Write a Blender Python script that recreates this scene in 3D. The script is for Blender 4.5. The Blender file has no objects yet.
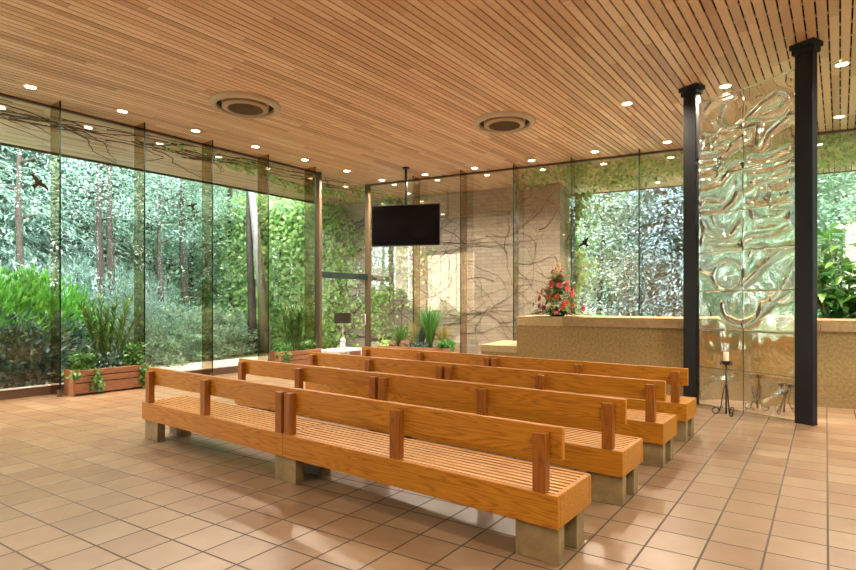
import bpy, bmesh, math, random
import numpy as np
from mathutils import Vector, Matrix
random.seed(4); RNG = np.random.default_rng(7)
sc = bpy.context.scene
COL = sc.collection
R = math.radians
# ------------------------------------------------------------------ site axes
ANG = R(-37.1)                                   # the hall's long axis
U = np.array([math.cos(ANG), math.sin(ANG)])     # across the hall, away from the long glass wall
V = np.array([-math.sin(ANG), math.cos(ANG)])    # along the long glass wall
UL = -10.9                                       # plane of the long glass wall
CEIL = 5.0
E0 = np.array([-1.736, 15.77]); D = np.array([.8926, -.4508]); N = np.array([.4508, .8926])   # back glass: corner, direction, outward
def uv(u, v): return u*U + v*V
def bk(s, n=0.): return E0 + s*D + n*N
def v_back(u, n=0.): return 11.531 + .9838*n + .1817*(u + 10.894 + .1787*n)
# ------------------------------------------------------------------ mesh helpers
class MB:
    def __init__(s): s.v = []; s.f = []; s.m = []; s.mi = 0
    def add(s, vs, fs):
        b = len(s.v); s.v += [tuple(map(float, p)) for p in vs]
        for f in fs: s.f.append(tuple(b+i for i in f)); s.m.append(s.mi)
    def box(s, x0, x1, y0, y1, z0, z1):
        s.add([(x0,y0,z0),(x1,y0,z0),(x1,y1,z0),(x0,y1,z0),(x0,y0,z1),(x1,y0,z1),(x1,y1,z1),(x0,y1,z1)],
              [(3,2,1,0),(4,5,6,7),(0,1,5,4),(1,2,6,5),(2,3,7,6),(3,0,4,7)])
    def prism(s, poly, z0, z1):
        n = len(poly)
        s.add([(p[0],p[1],z0) for p in poly]+[(p[0],p[1],z1) for p in poly],
              [tuple(range(n-1,-1,-1)), tuple(range(n,2*n))]+[(i,(i+1)%n,n+(i+1)%n,n+i) for i in range(n)])
    def tube(s, pts, rad, n=8, cap=True):
        pts = [Vector(p) for p in pts]
        if not hasattr(rad, '__len__'): rad = [rad]*len(pts)
        rad = [float(x) for x in rad]; rings = []; up = None
        for i, p in enumerate(pts):
            t = (pts[min(i+1,len(pts)-1)]-pts[max(i-1,0)])
            if t.length < 1e-9: t = Vector((0,0,1))
            t.normalize()
            a = up - up.dot(t)*t if up is not None else t.orthogonal()
            if a.length < 1e-5: a = t.orthogonal()
            a.normalize(); up = a; b = t.cross(a)
            rings.append([p + rad[i]*(math.cos(2*math.pi*k/n)*a + math.sin(2*math.pi*k/n)*b) for k in range(n)])
        vs = [q for r in rings for q in r]; fs = []
        for i in range(len(pts)-1):
            for k in range(n): fs.append((i*n+k, i*n+(k+1)%n, (i+1)*n+(k+1)%n, (i+1)*n+k))
        if cap: fs += [tuple(range(n-1,-1,-1)), tuple((len(pts)-1)*n+k for k in range(n))]
        s.add(vs, fs)
    def lathe(s, prof, n=32, c=(0,0,0), cap=True):
        vs = [(c[0]+r*math.cos(2*math.pi*k/n), c[1]+r*math.sin(2*math.pi*k/n), c[2]+z) for r, z in prof for k in range(n)]
        fs = [(i*n+k, i*n+(k+1)%n, (i+1)*n+(k+1)%n, (i+1)*n+k) for i in range(len(prof)-1) for k in range(n)]
        if cap: fs += [tuple(range(n-1,-1,-1)), tuple((len(prof)-1)*n+k for k in range(n))]
        s.add(vs, fs)
    def mesh(s, name, mats, smooth=False):
        me = bpy.data.meshes.new(name); me.from_pydata(s.v, [], s.f); me.update()
        for m in (mats if isinstance(mats, (list, tuple)) else [mats]): me.materials.append(m)
        me.polygons.foreach_set('material_index', s.m)
        if smooth: me.polygons.foreach_set('use_smooth', [True]*len(s.f))
        return me
    def build(s, name, mats, parent=None, smooth=False, bevel=0.):
        return link(name, s.mesh(name, mats, smooth), parent, bevel)
def link(name, me, parent=None, bevel=0.):
    o = bpy.data.objects.new(name, me); COL.objects.link(o)
    if parent: o.parent = parent
    if bevel:
        b = o.modifiers.new('Bevel', 'BEVEL'); b.width = bevel; b.segments = 2; b.limit_method = 'ANGLE'
    return o
def np_mesh(name, verts, quads, mat):
    me = bpy.data.meshes.new(name); nv = len(verts); nq, k = quads.shape
    me.vertices.add(nv); me.vertices.foreach_set('co', verts.astype(np.float32).ravel())
    me.loops.add(nq*k); me.loops.foreach_set('vertex_index', quads.astype(np.int32).ravel())
    me.polygons.add(nq); me.polygons.foreach_set('loop_start', np.arange(0, nq*k, k, dtype=np.int32))
    me.update(calc_edges=True); me.materials.append(mat); return me
def tag(o, label=None, cat=None, group=None, kind=None):
    for k, x in (('label', label), ('category', cat), ('group', group), ('kind', kind)):
        if x: o[k] = x
    return o
def thing(name, label, cat, loc=(0,0,0), rz=0., group=None):
    o = bpy.data.objects.new(name, None); COL.objects.link(o); o.empty_display_size = .2
    o.location = loc; o.rotation_euler = (0,0,rz); return tag(o, label, cat, group)
def struct(o): o['kind'] = 'structure'; return o
def copy_tree(o, parent=None):
    c = o.copy(); COL.objects.link(c); c.parent = parent
    for ch in o.children: copy_tree(ch, c)
    return c
# ------------------------------------------------------------------ materials
class NT:
    def __init__(s, name):
        s.m = bpy.data.materials.new(name); s.m.use_nodes = True; s.t = s.m.node_tree; s.t.nodes.clear()
        s.out = s.n('ShaderNodeOutputMaterial')
    def n(s, typ, **kw):
        nd = s.t.nodes.new(typ)
        for k, x in kw.items():
            if k.startswith('_'): setattr(nd, k[1:], x)
            else:
                i = nd.inputs[int(k[1:])] if k[0] == 'i' and k[1:].isdigit() else nd.inputs[k.replace('__',' ')]
                s.set(i, x)
        return nd
    def set(s, i, x):
        if isinstance(x, bpy.types.NodeSocket): s.t.links.new(x, i)
        elif isinstance(x, bpy.types.Node): s.t.links.new(x.outputs[0], i)
        else: i.default_value = x
    def math(s, op, a, b=None, c=None):
        nd = s.n('ShaderNodeMath', _operation=op); s.set(nd.inputs[0], a)
        if b is not None: s.set(nd.inputs[1], b)
        if c is not None: s.set(nd.inputs[2], c)
        return nd.outputs[0]
    def ramp(s, fac, stops):
        nd = s.n('ShaderNodeValToRGB'); s.set(nd.inputs[0], fac); e = nd.color_ramp.elements
        while len(e) < len(stops): e.new(.5)
        for q, (p, c) in zip(e, stops): q.position = p; q.color = (*c, 1) if len(c) == 3 else c
        return nd.outputs[0]
    def mix(s, fac, a, b, blend='MIX'):
        nd = s.n('ShaderNodeMix', _data_type='RGBA', _blend_type=blend); s.set(nd.inputs[0], fac)
        s.set(nd.inputs[6], a if not isinstance(a, tuple) else (*a[:3],1)); s.set(nd.inputs[7], b if not isinstance(b, tuple) else (*b[:3],1)); return nd.outputs[2]
    def bsdf(s, col, rough=.5, **kw):
        b = s.n('ShaderNodeBsdfPrincipled'); s.set(b.inputs['Base Color'], (*col,1) if isinstance(col, tuple) and len(col)==3 else col)
        s.set(b.inputs['Roughness'], rough)
        for k, x in kw.items(): s.set(b.inputs[k.replace('__',' ')], x)
        s.t.links.new(b.outputs[0], s.out.inputs[0]); return b
    def bump(s, h, strength=.2, dist=.01):
        return s.n('ShaderNodeBump', Height=h, Strength=strength, Distance=dist).outputs[0]
    def coord(s, scale=(1,1,1), kind='Object'):
        tc = s.n('ShaderNodeTexCoord'); mp = s.n('ShaderNodeMapping'); s.t.links.new(tc.outputs[kind], mp.inputs[0])
        mp.inputs['Scale'].default_value = scale; return mp.outputs[0]
    def noise(s, vec, scale=5., detail=4., rough=.5, out=0):
        return s.n('ShaderNodeTexNoise', Vector=vec, Scale=scale, Detail=detail, Roughness=rough).outputs[out]
def plain(name, col, rough=.5, **kw):
    m = NT(name); m.bsdf(col, rough, **kw); return m.m
def mottled(name, a, b, scale=4., rough=.6, bump=.1, kind='Object', sc=(1,1,1), **kw):
    m = NT(name); c = m.coord(sc, kind); n = m.noise(c, scale, 6, .6)
    bs = m.bsdf(m.ramp(n, [(.3, a), (.7, b)]), rough, **kw)
    if bump: m.set(bs.inputs['Normal'], m.bump(m.noise(c, scale*6, 4), bump))
    return m.m
def wood(name, dark, light, rough=.42, along=0, scale=1., coat=.0):
    m = NT(name); s = [16., 16., 16.]; s[along] = 1.1
    oi = m.n('ShaderNodeObjectInfo')
    tc = m.n('ShaderNodeTexCoord'); off = m.n('ShaderNodeVectorMath', _operation='SCALE')
    m.set(off.inputs[0], m.n('ShaderNodeCombineXYZ', X=3.7, Y=9.1, Z=5.3)); m.set(off.inputs['Scale'], oi.outputs['Random'])
    ad = m.n('ShaderNodeVectorMath', _operation='ADD'); m.set(ad.inputs[0], tc.outputs['Object']); m.set(ad.inputs[1], off)
    mp = m.n('ShaderNodeMapping'); m.set(mp.inputs[0], ad); mp.inputs['Scale'].default_value = [q*scale for q in s]
    big = m.noise(mp.outputs[0], .55, 2, .5)
    rings = m.math('FRACT', m.math('MULTIPLY', big, 17.))
    tri = m.math('ABSOLUTE', m.math('SUBTRACT', m.math('MULTIPLY', rings, 2.), 1.))
    fine = m.noise(mp.outputs[0], 6., 3, .6)
    fac = m.math('ADD', m.math('MULTIPLY', tri, .6), m.math('MULTIPLY', fine, .45))
    col = m.ramp(fac, [(.10, dark), (.50, light), (.95, tuple(min(1, q*1.18) for q in light))])
    b = m.bsdf(col, rough, Specular__IOR__Level=.3)
    m.set(b.inputs['Normal'], m.bump(fac, .06, .004)); return m.m
def glass_pane(name, tint, ior=1.5):
    m = NT(name); ge = m.n('ShaderNodeNewGeometry'); dp = m.n('ShaderNodeVectorMath', _operation='DOT_PRODUCT')
    m.set(dp.inputs[0], ge.outputs['Incoming']); m.set(dp.inputs[1], ge.outputs['Normal']); f0 = ((ior-1)/(ior+1))**2
    x = m.math('SUBTRACT', 1., m.math('ABSOLUTE', dp.outputs['Value']))
    fr = m.math('MULTIPLY_ADD', m.math('POWER', x, 5.), 1-f0, f0)
    t = m.n('ShaderNodeBsdfTransparent', Color=(*tint,1)); g = m.n('ShaderNodeBsdfGlossy', Roughness=0.); g.inputs['Color'].default_value = (1,1,1,1)
    mx = m.n('ShaderNodeMixShader'); m.set(mx.inputs[0], fr); m.set(mx.inputs[1], t); m.set(mx.inputs[2], g)
    m.t.links.new(mx.outputs[0], m.out.inputs[0]); return m.m
def leafy(name, cols, trans=.35, rough=.5):
    m = NT(name); g = m.n('ShaderNodeNewGeometry'); oi = m.n('ShaderNodeObjectInfo')
    c = m.ramp(g.outputs['Random Per Island'], [(i/(len(cols)-1), q) for i, q in enumerate(cols)])
    hs = m.n('ShaderNodeHueSaturation', Color=c); m.set(hs.inputs['Hue'], m.math('MULTIPLY_ADD', oi.outputs['Random'], .03, .485)); m.set(hs.inputs['Value'], m.math('MULTIPLY_ADD', oi.outputs['Random'], .35, .85))
    b = m.bsdf(hs.outputs[0], rough); b.inputs['Specular IOR Level'].default_value = .35
    tr = m.n('ShaderNodeBsdfTranslucent', Color=hs.outputs[0]); mx = m.n('ShaderNodeMixShader', i0=trans)
    m.set(mx.inputs[1], b); m.set(mx.inputs[2], tr); m.t.links.new(mx.outputs[0], m.out.inputs[0]); return m.m
def emit(name, col, strength):
    m = NT(name); e = m.n('ShaderNodeEmission', Color=(*col,1), Strength=strength); m.t.links.new(e.outputs[0], m.out.inputs[0]); return m.m

M = {}
M['oak'] = wood('oak', (.21,.070,.003), (.385,.155,.010))
M['oak_post'] = wood('oak_post', (.15,.042,.004), (.25,.082,.010), along=2)
M['oak_slat'] = wood('oak_slat', (.36,.16,.03), (.54,.28,.08), rough=.3)
M['plinth'] = mottled('plinth_stone', (.14,.095,.04), (.30,.22,.105), 5., .55, .15)
M['steel'] = plain('black_steel', (.009,.009,.010), .5, Specular__IOR__Level=.25)
M['iron'] = plain('wrought_iron', (.015,.013,.012), .5)
M['bronze'] = plain('bronze_frame', (.085,.055,.025), .45)
M['green_bar'] = plain('green_metal', (.005,.018,.014), .4)
M['sill'] = plain('sill_timber', (.11,.065,.04), .4)
M['white'] = plain('white_metal', (.8,.8,.78), .45)
M['dark'] = plain('dark_void', (.02,.013,.008), .9)
M['pane'] = glass_pane('window_glass', (.98,.99,.985), 1.5)
M['pane_back'] = glass_pane('back_window_glass', (.97,.985,.975), 2.05)
M['fin'] = glass_pane('fin_glass', (.74,.645,.53), 1.5)
M['edge'] = plain('glass_edge', (.008,.016,.014), .6, Specular__IOR__Level=.1)
M['decal'] = plain('brown_film', (.012,.009,.005), .9, Specular__IOR__Level=0.)
M['concrete'] = mottled('aggregate_concrete', (.16,.10,.026), (.31,.21,.075), 26., .7, .25)
M['coping'] = mottled('coping_stone', (.30,.215,.095), (.40,.305,.15), 18., .6, .1)
M['coping2'] = mottled('coping_stone_dark', (.19,.12,.045), (.27,.175,.075), 18., .6, .1)
M['plaster'] = plain('plaster', (.55,.45,.33), .8)
M['terracotta'] = wood('terracotta_timber', (.20,.085,.042), (.34,.165,.088), rough=.5, coat=0)
M['soil'] = mottled('soil', (.02,.012,.008), (.06,.04,.025), 30., .9, .4)
M['rock'] = mottled('rock', (.06,.035,.018), (.24,.15,.075), 7., .8, .4)
M['vent'] = plain('vent_paint', (.42,.27,.18), .5)
M['vent_rim'] = plain('vent_rim_paint', (.50,.38,.30), .45)
M['grille'] = plain('vent_grille', (.13,.07,.035), .6)
M['tv'] = plain('tv_plastic', (.008,.008,.009), .35)
M['screen'] = plain('tv_screen', (.004,.004,.006), .10, Specular__IOR__Level=.22)
M['wax'] = plain('candle_wax', (.85,.72,.5), .45)
M['ceramic'] = plain('white_ceramic', (.85,.85,.83), .25)
M['pink'] = plain('pale_pink_card', (.62,.45,.42), .7)
M['shade'] = plain('lamp_shade', (.022,.015,.008), .8)
M['bark'] = mottled('bark', (.025,.018,.014), (.075,.055,.042), 6., .9, .5, sc=(3,3,.6))
M['bark_pale'] = mottled('bark_pale', (.16,.15,.14), (.32,.31,.29), 5., .9, .4, sc=(3,3,.6))
M['vine'] = plain('vine_stem', (.07,.04,.028), .9)
M['stem'] = plain('green_stem', (.10,.17,.04), .6)
M['leaf_pale'] = leafy('pale_leaves', [(.12,.23,.145),(.25,.385,.25),(.42,.54,.39)], .4)
M['leaf_mid'] = leafy('mid_leaves', [(.09,.20,.11),(.20,.34,.19),(.35,.49,.31)], .4)
M['leaf_yellow'] = leafy('yellow_leaves', [(.22,.38,.08),(.40,.56,.17),(.56,.68,.28)], .45)
M['leaf_blue'] = leafy('blue_needles', [(.13,.25,.20),(.25,.39,.32),(.42,.55,.47)], .3)
M['leaf_spruce'] = leafy('silver_needles', [(.09,.145,.155),(.20,.275,.295),(.36,.43,.46)], .2)
M['leaf_grey'] = leafy('grey_leaves', [(.12,.18,.13),(.22,.29,.23),(.35,.41,.35)], .3)
M['leaf_laurel'] = leafy('laurel_leaves', [(.06,.20,.03),(.14,.40,.05),(.26,.55,.10)], .35, .35)
M['leaf_dark'] = leafy('dark_leaves', [(.03,.075,.06),(.08,.17,.13),(.24,.38,.31)], .15, .3)
M['leaf_ivy'] = leafy('ivy_leaves', [(.20,.40,.10),(.40,.60,.20),(.62,.78,.36)], .45)
M['leaf_room'] = leafy('room_plant_leaves', [(.03,.10,.02),(.07,.19,.04),(.15,.30,.07)], .3, .4)
M['leaf_rubber'] = leafy('rubber_leaves', [(.02,.08,.012),(.05,.16,.025),(.13,.30,.05)], .3, .3)
M['straw'] = leafy('straw_leaves', [(.22,.20,.06),(.36,.30,.10),(.30,.34,.10)], .35)
M['petal_red'] = plain('red_petals', (.34,.022,.010), .6)
M['petal_orange'] = plain('orange_petals', (.52,.085,.015), .6)
M['petal_wine'] = plain('wine_petals', (.16,.012,.015), .6)
# floor tiles
def make_floor_mat():
    m = NT('terracotta_tiles'); g = m.n('ShaderNodeTexCoord')
    def dot(v):
        d = m.n('ShaderNodeVectorMath', _operation='DOT_PRODUCT'); m.set(d.inputs[0], g.outputs['Object']); d.inputs[1].default_value = v; return d.outputs['Value']
    a = m.math('DIVIDE', m.math('SUBTRACT', dot((.8076,-.5898,0)), .01), .3235)
    b = m.math('DIVIDE', m.math('SUBTRACT', dot((.529,.8486,0)), .299), .317)
    def edge(t):
        f = m.math('FRACT', t); return m.math('MINIMUM', f, m.math('SUBTRACT', 1., f))
    ed = m.math('MINIMUM', edge(a), edge(b))
    grout = m.math('SUBTRACT', 1., m.n('ShaderNodeMapRange', Value=ed, i1=.014, i2=.026).outputs[0])
    wn = m.n('ShaderNodeTexWhiteNoise', _noise_dimensions='2D'); m.set(wn.inputs['Vector'], m.n('ShaderNodeCombineXYZ', X=m.math('FLOOR', a), Y=m.math('FLOOR', b)))
    c = g.outputs['Object']
    n1 = m.noise(c, 4., 3, .5); n2 = m.noise(c, 1.1, 3, .5)
    f = m.math('ADD', m.math('MULTIPLY', n1, .42), m.math('MULTIPLY_ADD', n2, .22, m.math('MULTIPLY_ADD', wn.outputs[0], .24, .06)))
    col = m.ramp(f, [(.25, (.155,.085,.043)), (.52, (.22,.140,.079)), (.80, (.285,.203,.124))])
    col = m.mix(grout, col, (.05,.032,.02))
    bs = m.bsdf(col, m.math('MULTIPLY_ADD', grout, .45, .31))
    h = m.math('SUBTRACT', 1., grout)
    m.set(bs.inputs['Normal'], m.bump(h, .25, .004)); return m.m
M['tiles'] = make_floor_mat()
def make_ceiling_mat():
    m = NT('cedar_slats'); tc = m.n('ShaderNodeTexCoord'); s = m.n('ShaderNodeSeparateXYZ'); m.set(s.inputs[0], tc.outputs['Object'])
    i = m.math('FLOOR', m.math('DIVIDE', s.outputs[0], .115))
    w0 = m.n('ShaderNodeTexWhiteNoise', _noise_dimensions='1D'); m.set(w0.inputs['W'], i)
    j = m.math('FLOOR', m.math('ADD', m.math('DIVIDE', s.outputs[1], 2.1), m.math('MULTIPLY', w0.outputs[0], 7.)))
    w = m.n('ShaderNodeTexWhiteNoise', _noise_dimensions='2D'); m.set(w.inputs['Vector'], m.n('ShaderNodeCombineXYZ', X=i, Y=j))
    gr = m.noise(m.coord((18,1.2,18)), 2.5, 4, .6)
    f = m.math('ADD', m.math('MULTIPLY', w.outputs[0], .75), m.math('MULTIPLY', gr, .25))
    col = m.ramp(f, [(.08, (.50,.27,.165)), (.38, (.68,.42,.285)), (.7, (.76,.495,.35)), (.98, (.86,.64,.50))])
    m.bsdf(col, .42); return m.m
M['ceiling'] = make_ceiling_mat()
def make_brick_mat():
    m = NT('pale_stone_courses'); c = m.coord((1,1,1), 'Object')
    s = m.n('ShaderNodeSeparateXYZ'); m.set(s.inputs[0], c)
    cc = m.n('ShaderNodeCombineXYZ', X=m.math('ADD', s.outputs[0], s.outputs[1]), Y=s.outputs[2])
    b = m.n('ShaderNodeTexBrick', Vector=cc, Scale=1., Mortar__Size=.008, Brick__Width=.34, Row__Height=.11, Bias=0.)
    b.inputs['Color1'].default_value = (.38,.315,.26,1); b.inputs['Color2'].default_value = (.26,.215,.18,1); b.inputs['Mortar'].default_value = (.17,.13,.10,1)
    n = m.noise(c, 2.2, 5, .6)
    col = m.mix(m.math('MULTIPLY', n, .5), b.outputs['Color'], (.42,.36,.30))
    bs = m.bsdf(col, .85); m.set(bs.inputs['Normal'], m.bump(m.math('SUBTRACT', m.math('MULTIPLY', n, .4), b.outputs['Fac']), .4, .01)); return m.m
M['brick'] = make_brick_mat()
def make_ground_mat():
    m = NT('woodland_ground'); c = m.coord(); n = m.noise(c, 1.3, 6, .65)
    m.bsdf(m.ramp(n, [(.35, (.12,.14,.06)), (.55, (.20,.27,.11)), (.75, (.30,.34,.18))]), .95); return m.m
M['ground'] = make_ground_mat()
M['paving'] = mottled('pale_paving', (.50,.45,.39), (.66,.60,.53), 3., .8, .1)
def make_relief_mat():
    m = NT('cast_glass')
    b = m.n('ShaderNodeBsdfGlass', Roughness=.01, IOR=1.45); b.inputs['Color'].default_value = (.985,1.,.985,1)
    g = m.n('ShaderNodeBsdfGlossy', Roughness=.06); g.inputs['Color'].default_value = (1.,.97,.90,1)
    lw = m.n('ShaderNodeLayerWeight', Blend=.25)
    mx = m.n('ShaderNodeMixShader'); m.set(mx.inputs[0], m.math('MULTIPLY_ADD', lw.outputs['Facing'], .5, .10)); m.set(mx.inputs[1], b); m.set(mx.inputs[2], g)
    m.t.links.new(mx.outputs[0], m.out.inputs[0]); return m.m
M['relief'] = make_relief_mat()
M['lens'] = emit('downlight_lens', (1.,.84,.56), 16.)
#PART2
# ------------------------------------------------------------------ the shell
o = MB(); o.prism([tuple(uv(UL-.12,-4.3)), tuple(uv(3.9,-4.3)), tuple(uv(3.9, v_back(3.9,.12))), tuple(uv(UL-.12, v_back(UL-.12,.12)))], -.12, 0.)
struct(o.build('floor', M['tiles']))
# ceiling of boards with open joints, carried out over the glass as the eave
EAVE = -14.35; UR = 3.9; PITCH = .115
c = MB()
k0, k1 = math.ceil(EAVE/PITCH), math.floor((UR+2.5)/PITCH)
for k in range(k0, k1):
    a, b = k*PITCH+.009, (k+1)*PITCH-.009
    va, vb = v_back(a, 4.2), v_back(b, 4.2)
    c.prism([(a,-4.3),(b,-4.3),(b,vb),(a,va)], CEIL, CEIL+.02)
ceiling = c.build('ceiling', M['ceiling']); ceiling.rotation_euler[2] = ANG; struct(ceiling)
c = MB()
for v in np.arange(-4.2, 17.5, .42):
    ua = EAVE+.02
    if v > v_back(EAVE, 4.2)-.05: ua = (v-v_back(0,4.2))/.1817 + .3
    if ua < UR+2.4: c.box(ua, UR+2.4, v, v+.05, CEIL+.021, CEIL+.045)
o = c.build('battens', M['ceiling'], ceiling)
c = MB(); e = .05
c.prism([(EAVE,-4.3),(UR+2.5,-4.3),(UR+2.5,v_back(UR+2.5,4.2)),(EAVE,v_back(EAVE,4.2))], CEIL+.075, CEIL+.45)
r = c.build('trim_1', M['dark']); r.rotation_euler[2] = ANG; struct(r)          # roof slab over the boards
c = MB()
vE, vR = v_back(EAVE-.04, 4.24), v_back(UR+2.5, 4.24)
c.prism([(EAVE-.05,-4.3),(EAVE-.005,-4.3),(EAVE-.005,v_back(EAVE,4.2)),(EAVE-.05,vE)], CEIL-.03, CEIL+.5)
c.prism([(EAVE-.05,v_back(EAVE,4.205)),(UR+2.5,v_back(UR+2.5,4.205)),(UR+2.5,vR),(EAVE-.05,vE)], CEIL-.03, CEIL+.5)
r = c.build('trim_2', M['bronze']); r.rotation_euler[2] = ANG; struct(r)        # fascia
# rear wall behind the photographer
c = MB(); c.box(UL-.1, UR, -4.3, -4.05, 0, CEIL); r = c.build('wall_rear', M['plaster']); r.rotation_euler[2] = ANG; struct(r)
# --- glazing
wn = [0]
def window(pa, pb, outward, fin_at=None, sill=True, fin_w=.4, z0=.17, pm='pane'):
    """one bay: pane from pa to pb on the floor, its glass fin at pa, its sill"""
    wn[0] += 1
    pa, pb, n = np.array(pa), np.array(pb), np.array(outward)
    d = pb-pa; L = np.linalg.norm(d); d = d/L
    ang = math.atan2(d[1], d[0])
    root = bpy.data.objects.new('window_%d' % wn[0], None); COL.objects.link(root); root.location = (*pa, 0); root.rotation_euler[2] = ang; struct(root)
    sgn = 1. if (-d[1]*n[0] + d[0]*n[1]) > 0 else -1.      # local y pointing out of doors
    y = lambda a, b: (a*sgn, b*sgn) if sgn > 0 else (b*sgn, a*sgn)
    c = MB(); c.box(.004, L-.004, *y(.012,.024), z0, CEIL-.03); c.build('pane', M[pm], root)
    if sill:
        c = MB(); c.box(0, L, *y(.0,.12), 0, z0-.02); c.build('sill', M['sill'], root)
        c = MB(); c.box(0, L, *y(-.005,.10), z0-.019, z0-.001); c.build('sill_cap', M['white'], root)
    c = MB(); c.box(0, L, *y(-.02,.05), CEIL-.045, CEIL-.002); c.build('head_channel', M['sill'], root)
    if fin_at:
        c = MB(); c.box(-.009, .009, *y(-fin_w,-.004), .01, CEIL-.006); c.build('glass_fin', M['fin'], root)
        c = MB(); c.box(-.011, .011, *y(-fin_w-.008,-fin_w-.001), .01, CEIL-.006); c.build('fin_edge', M['edge'], root)
        c = MB(); c.box(-.03, .03, *y(-fin_w-.01,-fin_w+.05), 0, .11); c.build('fin_shoe', M['sill'], root)
    return root
vs = [3.59+1.4*k for k in range(-5, 5)] + [9.62]
for a, b in zip(vs[:-1], vs[1:]): window(uv(UL,a), uv(UL,b), -U, True)
ss = [.08, 1.70, 3.09, 4.50, 5.90, 7.39, 8.82, 10.25, 11.7, 13.15, 14.62]
for a, b in zip(ss[:-1], ss[1:]): window(bk(a), bk(b), N, a > .5, pm='pane_back')
vr = np.linspace(3.0, v_back(UR), 8)
for a, b in zip(vr[:-1], vr[1:]): window(uv(UR,a), uv(UR,b), U, True)
c = MB(); c.box(UR, UR+.2, -4.05, 3.0, 0, CEIL); r = c.build('wall_right', M['plaster']); r.rotation_euler[2] = ANG; struct(r)
# --- glass door in the corner of the long wall
c = MB(); d1 = bpy.data.objects.new('door_1', None); COL.objects.link(d1); d1.location = (*uv(UL, 9.66), 0); d1.rotation_euler[2] = math.atan2(V[1], V[0]); struct(d1)
DW = 1.86
for x in (0., DW):
    c = MB(); c.box(x-.045, x+.045, -.08, .07, 0, CEIL-.005); c.build('door_post', M['bronze'], d1, bevel=.006)
c = MB(); c.box(.046, DW-.046, -.05, .07, 2.24, 2.40); c.build('transom', M['green_bar'], d1, bevel=.006)
c = MB(); c.box(.06, DW-.06, .0, .012, 2.41, CEIL-.01); c.build('transom_pane', M['pane'], d1)
c = MB(); c.box(.06, DW-.06, .0, .012, .02, 2.235); c.build('door_leaf', M['pane'], d1)
c = MB(); c.tube([(DW-.16,-.005,.95),(DW-.16,-.06,.95),(DW-.16,-.06,1.25),(DW-.16,-.005,1.25)], .012); c.build('door_handle', M['white'], d1, smooth=True)
# --- concrete enclosure wall before the back glass
W0 = np.array([1.71, 10.52]); WD = np.array([.8875, -.4608]); WN = np.array([.4608, .8875])
wb = bpy.data.objects.new('wall_back', None); COL.objects.link(wb); wb.location = (*W0, 0); wb.rotation_euler[2] = math.atan2(WD[1], WD[0]); struct(wb)
c = MB(); c.box(0, 8.72, 0, 1.2, 0, 1.15); c.build('wall_body', M['concrete'], wb)
c = MB(); c.box(0, .893, -.003, 1.2, 1.151, 1.325); c.build('coping_slab', M['coping'], wb, bevel=.005)
x = .897
while x < 8.6:
    c = MB(); c.box(x, min(x+1.95, 8.72), -.035, 1.2, 1.151, 1.325); c.build('coping_slab', M['coping2'], wb, bevel=.005); x += 1.955
c = MB(); c.box(-.735, -.003, .01, 1.35, 0, .62); c.build('low_wall_body', M['concrete'], wb)
c = MB(); c.box(-.745, -.003, 0, 1.36, .621, .75); c.build('low_coping', M['coping'], wb, bevel=.005)
# ------------------------------------------------------------------ bench rows
BL, BW = 5.18, .55; hL, hW = BL/2, BW/2
def make_bench():
    t = thing('pew_bench', 'x', 'bench')
    for s in (-1, 1):
        x0, x1 = (-hL, -.002) if s < 0 else (.002, hL)
        c = MB(); th = .036
        c.box(x0, x1, -hW, -hW+th, .23, .432); c.box(x0, x1, hW-th, hW, .23, .432)
        ex = x0 if s < 0 else x1-th
        c.box(ex, ex+th, -hW+th+.001, hW-th-.001, .23, .432)
        ix = x1-th if s < 0 else x0
        c.box(ix, ix+th, -hW+th+.001, hW-th-.001, .28, .425)
        fr = c.build('seat_frame', M['oak'], t, bevel=.004)
        c = MB(); a, b = x0+th+.002, x1-th-.002
        for k in range(8):
            y = -hW+th+.018 + k*.0582; c.box(a, b, y, y+.031, .412, .429)
        c.build('seat_slats', M['oak_slat'], fr)
        c = MB(); c.box(a, b, -hW+th+.003, hW-th-.003, .245, .27); c.build('gap_shade_sheet', M['dark'], fr)  # dark sheet added below the slats, paints the shade in their gaps
        c = MB(); c.box(x0, x1, -hW+.068, -hW+.106, .633, .832); c.build('backrest', M['oak'], t, bevel=.005)
        for xc in ((x0+.125, (x0+x1)/2, x1-.062) if s < 0 else (x0+.062, (x0+x1)/2, x1-.125)):
            c = MB(); c.box(xc-.043, xc+.043, -hW-.001, -hW+.067, .433, .796); c.build('post', M['oak_post'], t, bevel=.004)
    for xa in (-hL+.01, -.15, hL-.302):
        for ya, yb in ((-hW+.03, -hW+.12), (.045, .165)):
            c = MB(); c.box(xa, xa+.293, ya, yb, 0, .229); c.build('plinth', M['plinth'], t, bevel=.004)
    return t
bl = ['long oak pew bench in the first row, bordering the open tiled floor',
      'long oak pew bench in the second row, directly behind the row bordering the open floor',
      'long oak pew bench in the third row, between the second row and the last row',
      'long oak pew bench in the last row, facing the concrete wall and the corner plants']
b0 = make_bench()
for k in range(4):
    b = b0 if k == 0 else copy_tree(b0)
    u = -1.349-hL + (0, 0, 0, -.05)[k]; v = 3.073+hW + 1.222*k
    b.location = (*uv(u, v), 0); b.rotation_euler[2] = ANG; b['label'] = bl[k]; b['group'] = 'rows of oak pew benches'
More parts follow.
